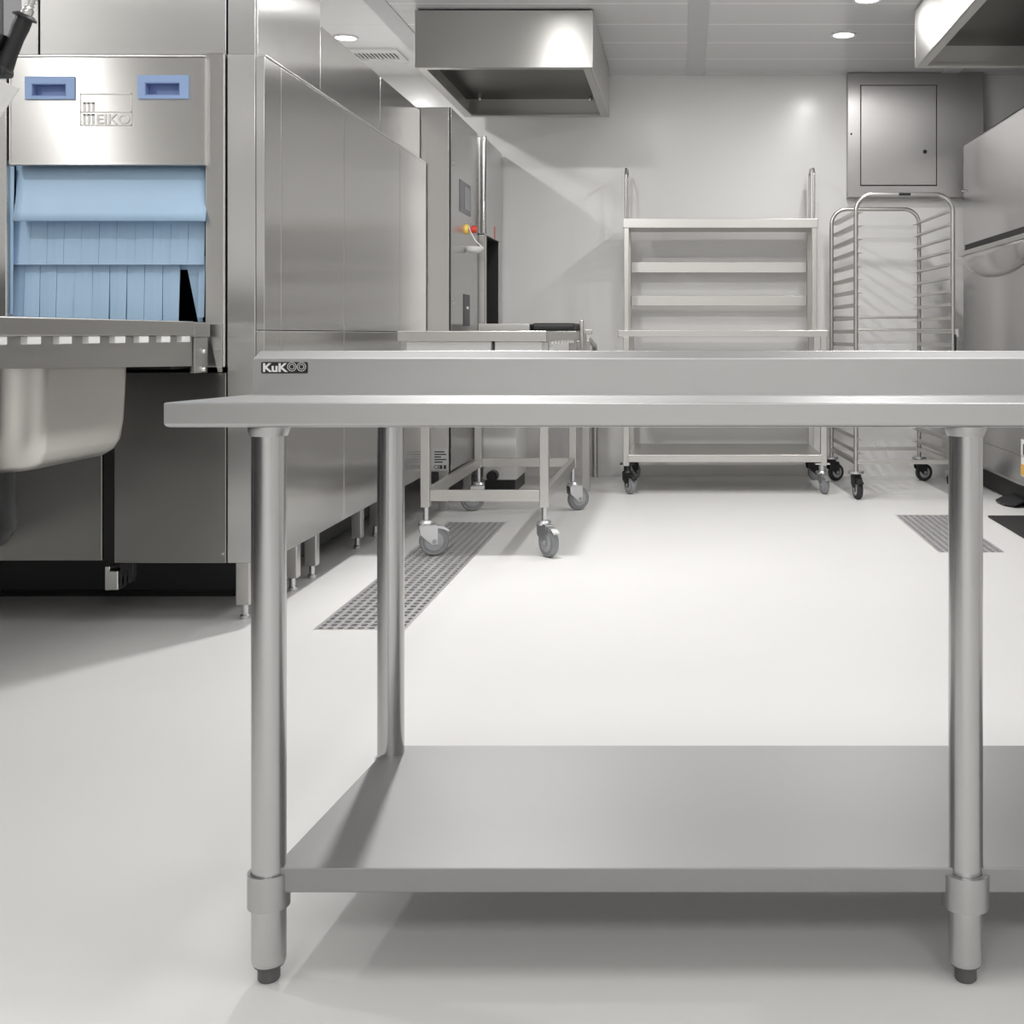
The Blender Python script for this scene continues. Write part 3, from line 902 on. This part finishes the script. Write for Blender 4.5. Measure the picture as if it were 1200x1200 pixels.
# ------------------------------------------------------------------ wheeled roller table
RT = thing('roller_trolley', (-0.87, 5.98, 0), 'wheeled stainless roller table standing over the left floor drain', 'trolley')
ty0, ty1 = 5.30, 6.67
txl, txr = -1.126, -0.606
s = 0.020
for x in (txl, txr):
    for y in (ty0, ty1):
        MB().box(x - s, x + s, y - s, y + s, Z(594, ty0) if y == ty0 else 0.235, 0.94, 0.003).build('leg', 'frame', RT)
zb0, zb1 = Z(587, ty0), Z(574, ty0)
MB().box(txl + s, txr - s, ty0 - 0.012, ty0 + 0.012, zb0, zb1, 0.002).build('lower_rail', 'frame', RT)
MB().box(txl + s, txr - s, ty1 - 0.012, ty1 + 0.012, zb0, zb1, 0.002).build('lower_rail', 'frame', RT)
for x in (txl, txr):
    MB().box(x - 0.014, x + 0.014, ty0 + s, ty1 - s, zb0, zb1, 0.002).build('lower_rail', 'frame', RT)
zt_, zl_ = 0.985, 0.941
x0, x1 = X(465.5, 5.2), X(640.5, 5.2)
MB().box(x0, x1, 5.20, 5.22, zl_, zt_, 0.003).build('front_rail', 'frame', RT)
MB().box(x1 - 0.02, x1, 5.22, 6.70, zl_, zt_, 0.003).build('side_rail', 'frame', RT)
MB().box(x0, x0 + 0.02, 5.22, 6.70, zl_, zt_, 0.003).build('side_rail', 'frame', RT)
MB().box(x0, x1, 6.70, 6.72, zl_, zt_, 0.003).build('rear_rail', 'frame', RT)
MB().box(x0 + 0.02, x1 - 0.02, 5.22, 6.70, zl_ + 0.004, zl_ + 0.016).build('drip_tray', 'frame', RT)
for k in range(14):
    y = 5.29 + k * 0.103
    MB().cyl((x0 + 0.02, y, zl_ + 0.028), (x1 - 0.02, y, zl_ + 0.028), 0.015, 14).build('roller', 'zinc', RT)
for k in range(9):
    y = 5.30 + 0.15 * k
    MB().box(x1 - 0.018, x1 - 0.004, y, y + 0.055, zl_ - 0.016, zl_ + 0.001, 0.002).build('slide_block', 'white', RT)
# white bins hung under the table top
for a, b_ in ((476, 575.5), (579.5, 634.5)):
    MB().box(X(a, 5.25), X(b_, 5.25), 5.25, 5.75, 0.80, zl_, 0.006).build('hanging_bin', 'white', RT)
caster(RT, txl, ty0, Z(593, ty0), 0.064, 0.032, math.radians(18))
caster(RT, txr, ty0, Z(591, ty0), 0.064, 0.032, math.radians(-52))
caster(RT, txl, ty1, 0.245, 0.064, 0.032, math.radians(200), brake=False)
caster(RT, txr, ty1, 0.245, 0.064, 0.032, math.radians(35), brake=False)

# second conveyor further back
RC = thing('belt_conveyor', (-0.9, 7.2, 0), 'black belted conveyor table just behind the wheeled roller table', 'conveyor')
k0, k1 = 6.80, 7.50
kx0, kx1 = -1.15, -0.60
kz = 1.035
MB().box(kx0, kx1, k0, k1, 0.93, 0.99, 0.003).build('bed', 'skirt', RC)
MB().box(kx0 + 0.3, kx1 - 0.01, k0 + 0.02, k1 - 0.01, 0.99, kz, 0.015).build('belt', 'rubber', RC)
MB().box(kx0, kx0 + 0.29, k0, k1, 0.99, kz - 0.004, 0.003).build('cover_plate', 'frame', RC)
MB().box(kx1, kx1 + 0.02, 7.05, 7.12, 0.88, kz + 0.02, 0.003).build('end_plate', 'frame', RC)
MB().box(kx1 + 0.02, kx1 + 0.07, 7.08, 7.11, 0.97, 1.0, 0.003).build('bracket', 'frame', RC)
for x, y in ((kx1 - 0.0, k1), (kx0 + 0.06, k1)):
    MB().box(x - 0.024, x + 0.024, y - 0.024, y + 0.024, 0, 0.935, 0.003).build('leg', 'frame', RC)
MB().box(kx1 - 0.02, kx1 + 0.02, k0 + 0.0, k0 + 0.04, 0.60, 0.935, 0.003).build('hanger', 'frame', RC)
# white drive housing below
MB().box(X(566, 7.4), X(605, 7.4), 7.4, 7.9, 0.08, 0.93, 0.004).build('drive_housing', 'whitepanel', RC)
MB().box(X(566, 7.4) + .01, X(605, 7.4) - .01, 7.42, 7.88, 0.0, 0.08).build('plinth', 'black', RC)
MB().cyl((X(577, 7.35), 7.33, Z(558, 7.35)), (X(577, 7.35), 7.42, Z(558, 7.35)), 0.034, 18).build('drive_wheel', 'black', RC)
MB().tube([(X(697, 8.2), 8.23, 0.0), (X(697, 8.2), 8.23, 0.8), (X(697, 8.2), 8.15, 0.9), (X(697, 8.2), 7.51, 0.95)], 0.02, 12).build('drain_pipe', 'frame', RC)

# ------------------------------------------------------------------ wheeled shelf trolley
ST = thing('shelf_trolley', (0.245, 7.8, 0), 'wheeled stainless shelf trolley with open upper frame, in front of the back wall', 'trolley')
sx0, sx1 = X(724, 7.35), X(971, 7.35)
lx0, lx1 = X(737, 7.38), X(958, 7.38)
# lower part
MB().box(sx0, sx1, 7.35, 8.16, 0.955, 0.996, 0.003).build('work_shelf', 'frame', ST)
MB().box(lx0 - 0.005, lx1 + 0.025, 7.35, 8.10, 0.193, 0.239, 0.003).build('bottom_shelf', 'frame', ST)
for x in (lx0 - 0.016, lx1 + 0.036):
    for y in (7.37, 8.10):
        MB().box(x - 0.019, x + 0.019, y - 0.019, y + 0.019, 0.17, 0.957, 0.003).build('post', 'frame', ST)
# upper part
uy = 7.85
ux0, ux1 = X(730, uy), X(958.5, uy)
MB().box(ux0, ux1, uy, 8.20, Z(267, uy), Z(256, uy), 0.003).build('top_shelf', 'frame', ST)
for x in (ux0 + 0.022, ux1 - 0.022):
    for y in (uy + 0.025, 8.175):
        MB().box(x - 0.017, x + 0.017, y - 0.017, y + 0.017, 0.994, Z(266, uy), 0.003).build('post', 'frame', ST)
for a, b_ in ((307, 319.5), (346.5, 358.5)):
    MB().box(ux0 + 0.04, ux1 - 0.04, 8.155, 8.185, Z(b_, 8.15), Z(a, 8.15), 0.003).build('rear_rail', 'frame', ST)
for x in (ux0 + 0.018, ux1 - 0.022):
    zt = Z(257, uy)
    pts = [(x, uy + 0.03, zt), (x, uy + 0.03, 2.00), (x, uy + 0.04, 2.03), (x, uy + 0.07, 2.055), (x, 8.10, 2.075), (x, 8.15, 2.06), (x, 8.165, 2.03), (x, 8.165, zt)]
    MB().tube(pts, 0.0075, 10).build('handle', 'frame', ST)
caster(ST, lx0 - 0.01, 7.39, 0.185, 0.055, 0.028, math.radians(-60), 'wheel', 'black', True, False)
caster(ST, lx1 + 0.03, 7.39, 0.185, 0.055, 0.028, math.radians(-75), 'wheel', 'zinc', True, False)
caster(ST, lx0 - 0.01, 8.06, 0.185, 0.055, 0.028, math.radians(60), 'wheel', 'black', False, False)
caster(ST, lx1 + 0.03, 8.06, 0.185, 0.055, 0.028, math.radians(20), 'wheel', 'black', False, False)

# ------------------------------------------------------------------ tray rack
TR = thing('tray_rack', (1.29, 7.58, 0), 'tall empty tray rack on wheels with rounded top hoops, beside the refrigerator', 'tray rack')
ry0, ry1 = 7.16, 8.0


def rack_x(px_f, px_r):
    return X(px_f, ry0), X(px_r, ry1)


lf, lr = rack_x(1003, 974.5)
rf, rrr = rack_x(1116.5, 1077)


def hoop(xa, xb, y, z0, z1, R):
    pts = [(xa, y, z0)]
    pts += [(xa + R - R * math.cos(math.radians(q)), y, z1 - R + R * math.sin(math.radians(q))) for q in range(0, 91, 10)]
    pts += [(xb - R + R * math.sin(math.radians(q)), y, z1 - R + R * math.cos(math.radians(q))) for q in range(0, 91, 10)]
    pts += [(xb, y, z0)]
    return pts


zt = Z(228, ry0)
MB().tube(hoop(lf, rf, ry0, 0.16, zt, 0.10), 0.0135, 14).build('hoop', 'frame', TR)
MB().tube(hoop(lr, rrr, ry1, 0.16, zt, 0.10), 0.0135, 14).build('hoop', 'frame', TR)
MB().box((lf + rf) / 2 - 0.035, (lf + rf) / 2 + 0.035, ry0 - 0.016, ry0 - 0.012, zt - 0.008, zt + 0.008).build('name_tag', 'black', TR)
NR = 19
for k in range(NR):
    z = 1.695 - 0.0795 * k
    for xa, xb, sd_ in ((lf, lr, 1), (rf, rrr, -1)):
        m = MB()
        ya, ybk = ry0 - 0.012, ry1 + 0.012
        e = 0.010 * sd_
        w = 0.032 * sd_
        # angle section: upright web and inward flange
        m.hexa([(xa + e, ya, z - 0.002), (xb + e, ybk, z - 0.002), (xb + e + w, ybk, z - 0.002), (xa + e + w, ya, z - 0.002),
                (xa + e, ya, z), (xb + e, ybk, z), (xb + e + w, ybk, z), (xa + e + w, ya, z)])
        m.hexa([(xa + e, ya, z - 0.001), (xb + e, ybk, z - 0.001), (xb + e + 0.002 * sd_, ybk, z - 0.001), (xa + e + 0.002 * sd_, ya, z - 0.001),
                (xa + e, ya, z + 0.020), (xb + e, ybk, z + 0.020), (xb + e + 0.002 * sd_, ybk, z + 0.020), (xa + e + 0.002 * sd_, ya, z + 0.020)])
        m.build('tray_runner', 'frame', TR)
zlow = 0.215
MB().box(lf, rf, ry0 - 0.010, ry0 + 0.010, zlow - 0.012, zlow + 0.012, 0.002).build('crossbar', 'frame', TR)
MB().box(lr, rrr, ry1 - 0.010, ry1 + 0.010, zlow - 0.012, zlow + 0.012, 0.002).build('crossbar', 'frame', TR)
MB().cyl((lf, ry0, Z(386.5, ry0)), (rf + 0.0, ry0, Z(386.5, ry0)), 0.008, 10).build('crossbar', 'frame', TR)
MB().cyl((lr, ry1, Z(372, ry1)), (rrr, ry1, Z(372, ry1)), 0.008, 10).build('crossbar', 'frame', TR)
for xa, xb in ((lf, lr), (rf, rrr)):
    MB().hexa([(xa - 0.012, ry0, zlow - 0.012), (xa + 0.012, ry0, zlow - 0.012), (xb + 0.012, ry1, zlow - 0.012), (xb - 0.012, ry1, zlow - 0.012),
               (xa - 0.012, ry0, zlow + 0.012), (xa + 0.012, ry0, zlow + 0.012), (xb + 0.012, ry1, zlow + 0.012), (xb - 0.012, ry1, zlow + 0.012)]).build('side_rail', 'frame', TR)
for x, y, hd, br in ((lf, ry0, -80, True), (rf, ry0, 30, True), (lr, ry1, 30, False), (rrr, ry1, 15, False)):
    MB().lathe([(0, 0.148), (0.048, 0.148), (0.048, 0.162), (0, 0.162)], (x, y, 0), seg=24).build('bumper', 'zinc', TR)
    caster(TR, x, y, 0.150, 0.058, 0.032, math.radians(hd), 'rubber', 'black', br, True)
MB().box(rf + 0.012, rf + 0.035, ry0 - 0.012, ry0 + 0.012, 0.955, 1.005, 0.003).build('latch', 'zinc', TR)
MB().tube([(rf + 0.012, ry0 - 0.008, 0.97), (rf + 0.012, ry0 - 0.008, 0.5)], 0.008, 8).build('latch_rod', 'black', TR)

# ------------------------------------------------------------------ wall cabinet
WC = thing('wall_cabinet', (1.52, 8.22, 1.9), 'flat stainless access cabinet on the back wall above the tray rack', 'wall cabinet')
wy = 8.22
MB().box(X(993.5, wy), X(1153, wy), wy, 8.30, Z(231, wy), CZ - 0.003, 0.003).build('body', 'cabinet', WC)
dr = MB().box(X(1009, wy), X(1097, wy), wy - 0.010, wy - 0.001, Z(217, wy), Z(100.5, wy), 0.003).build('door', 'cabinet', WC)
MB().box(X(1008, wy), X(1098, wy), wy - 0.0015, wy + 0.001, Z(218, wy), Z(99.5, wy)).build('door_gap', 'dark', WC)
MB().cyl((X(1083.5, wy), wy - 0.014, Z(178, wy)), (X(1083.5, wy), wy - 0.009, Z(178, wy)), 0.014, 18).build('lock', 'black', dr)
MB().cyl((X(997.5, wy), wy - 0.004, Z(157, wy)), (X(997.5, wy), wy + 0.001, Z(157, wy)), 0.007, 10).build('screw', 'chrome', WC)

# ------------------------------------------------------------------ refrigerator
FR = thing('refrigerator', (2.35, 7.0, 0), 'tall stainless refrigerator with long bar handle at the right edge', 'refrigerator')
rx = 1.865
f0, f1 = 5.75, 8.06
MB().box(rx, 2.85, f0, f1, 0.125, 2.235, 0.03, 3).build('body', 'fridge', FR)
MB().box(rx + 0.06, 2.8, f0 + 0.05, f1 - 0.05, 0.0, 0.126).build('plinth', 'dark', FR)
# handle: dark slot, bar, and rounded pull cup below
MB().box(rx - 0.003, rx + 0.002, 6.2, 7.98, 1.505, 1.56).build('handle_slot', 'dark', FR)
hb = MB().box(rx - 0.035, rx - 0.012, 6.2, 8.02, 1.485, 1.515, 0.003).build('bar_handle', 'frame', FR)
MB().box(rx - 0.014, rx + 0.002, 7.93, 7.97, 1.488, 1.512).box(rx - 0.014, rx + 0.002, 6.25, 6.29, 1.488, 1.512).build('handle_mount', 'frame', hb)
vs, fs = [], []
nu, nv = 24, 8
for j in range(nv + 1):
    v = (math.pi / 2) * j / nv              # 0: on the door, 90 deg: out at the rim
    for i in range(nu + 1):
        u = math.pi * i / nu
        vs.append((rx + 0.002 - 0.06 * math.sin(v) * math.sin(u) ** 0.6, 7.15 + 0.83 * math.cos(u), 1.480 - 0.17 * math.sin(u) * math.cos(v)))
for j in range(nv):
    for i in range(nu):
        q = j * (nu + 1) + i
        fs.append((q, q + 1, q + nu + 2, q + nu + 1))
o = MB().raw(vs, fs).build('pull_cup', 'fridge', FR)
md = o.modifiers.new('thickness', 'SOLIDIFY'); md.thickness = 0.003
MB().box(rx - 0.002, rx + 0.002, f0 + 0.03, f1 - 0.03, 0.30, 0.305).build('plinth_seam', 'skirt', FR)
MB().prism([(rx - 0.01, 6.74, 0.010), (rx - 0.05, 6.82, 0.006), (rx - 0.06, 6.98, 0.006), (rx - 0.01, 7.05, 0.010), (rx + 0.065, 7.02, 0.04), (rx + 0.065, 6.76, 0.04)], (0, 0, 0.014), 0.004).build('foot_pedal', 'rubber', FR)
MB().lathe([(0, 0), (0.008, 0), (0.008, 0.02), (0, 0.022)], (rx, 8.0, 1.92), (-1, 0, 0), 12).build('hinge_pin', 'chrome', FR)
stk = MB().box(rx - 0.0015, rx + 0.001, 6.30, 6.66, Z(558, 6.63), Z(515, 6.63)).build('sticker', 'white', FR)
MB().box(rx - 0.0025, rx - 0.001, 6.30, 6.66, Z(557, 6.63), Z(544, 6.63)).build('orange_band', 'orange', stk)
MB().box(rx - 0.0025, rx - 0.001, 6.36, 6.62, Z(533, 6.63), Z(520, 6.63)).build('black_print', 'ink', stk)

MB_shadow = MB().box(1.62, 2.7, 4.3, 6.42, 0.0, 0.010, 0.003).build('floor_tone', 'mat')  # flat black sheet standing in for shadow under unseen equipment
tag(MB_shadow, 'black sheet as painted shadow on the floor below the refrigerator at the right edge', 'painted shadow')

# ------------------------------------------------------------------ floor drains
def grate(x0, x1, y0, y1, label, group):
    t = thing('drain_grate', ((x0 + x1) / 2, (y0 + y1) / 2, 0), label, 'drain grate', group)
    m = MB()
    fw = 0.012
    h = 0.0005
    lo_ = -0.03
    m.box(x0, x1, y0, y0 + fw, lo_, h).box(x0, x1, y1 - fw, y1, lo_, h).box(x0, x0 + fw, y0 + fw, y1 - fw, lo_, h).box(x1 - fw, x1, y0 + fw, y1 - fw, lo_, h)
    m.build('frame', 'drain', t)
    MB().box(x0, x1, y0, y1, -0.095, -0.09).build('gully', 'dark', t)
    m = MB()
    n = 9
    for k in range(1, n):
        x = x0 + (x1 - x0) * k / n
        m.box(x - 0.007, x + 0.007, y0 + fw, y1 - fw, lo_, 0)
    ny = int((y1 - y0) / 0.046)
    for k in range(1, ny):
        y = y0 + (y1 - y0) * k / ny
        m.box(x0 + fw, x1 - fw, y - 0.008, y + 0.008, lo_ + 0.004, -0.0005)
    m.build('mesh_bars', 'drain', t)


grate(-1.215, -0.910, 3.97, 5.125, 'nearer steel drain grate in the floor beside the dishwasher', 'drain grates left of the table')
grate(-1.215, -0.910, 5.130, 6.25, 'farther steel drain grate, partly under the wheeled roller table', 'drain grates left of the table')
grate(1.140, 1.434, 5.38, 5.955, 'nearer steel drain grate in the floor near the refrigerator, behind the table leg', 'drain grates on the right')
grate(1.140, 1.434, 5.960, 6.50, 'farther steel drain grate in the floor near the tray rack', 'drain grates on the right')

# ------------------------------------------------------------------ camera, world, view
cam = bpy.data.cameras.new('camera')
co = bpy.data.objects.new('camera', cam)
COL.objects.link(co)
co.location = (0, 0, H)
co.rotation_euler = (math.radians(90), 0, 0)
cam.sensor_width = 36
cam.lens = F / 1200 * 36
cam.shift_x = -(PX - 600) / 1200
cam.shift_y = (PY - 600) / 1200
cam.clip_start = 0.05
scene.camera = co
w = bpy.data.worlds.new('world')
w.use_nodes = True
w.node_tree.nodes['Background'].inputs['Color'].default_value = (0.8, 0.82, 0.85, 1)
w.node_tree.nodes['Background'].inputs['Strength'].default_value = 0.2
scene.world = w
for o in bpy.data.objects:
    if '_w' in o:
        del o['_w']
scene.view_settings.view_transform = 'Standard'
scene.view_settings.look = 'None'
scene.view_settings.gamma = 1
scene.view_settings.use_curve_mapping = False
scene.view_settings.exposure = -1.75
scene.cycles.max_bounces = 10
scene.cycles.diffuse_bounces = 6
scene.cycles.glossy_bounces = 6
scene.cycles.sample_clamp_indirect = 6
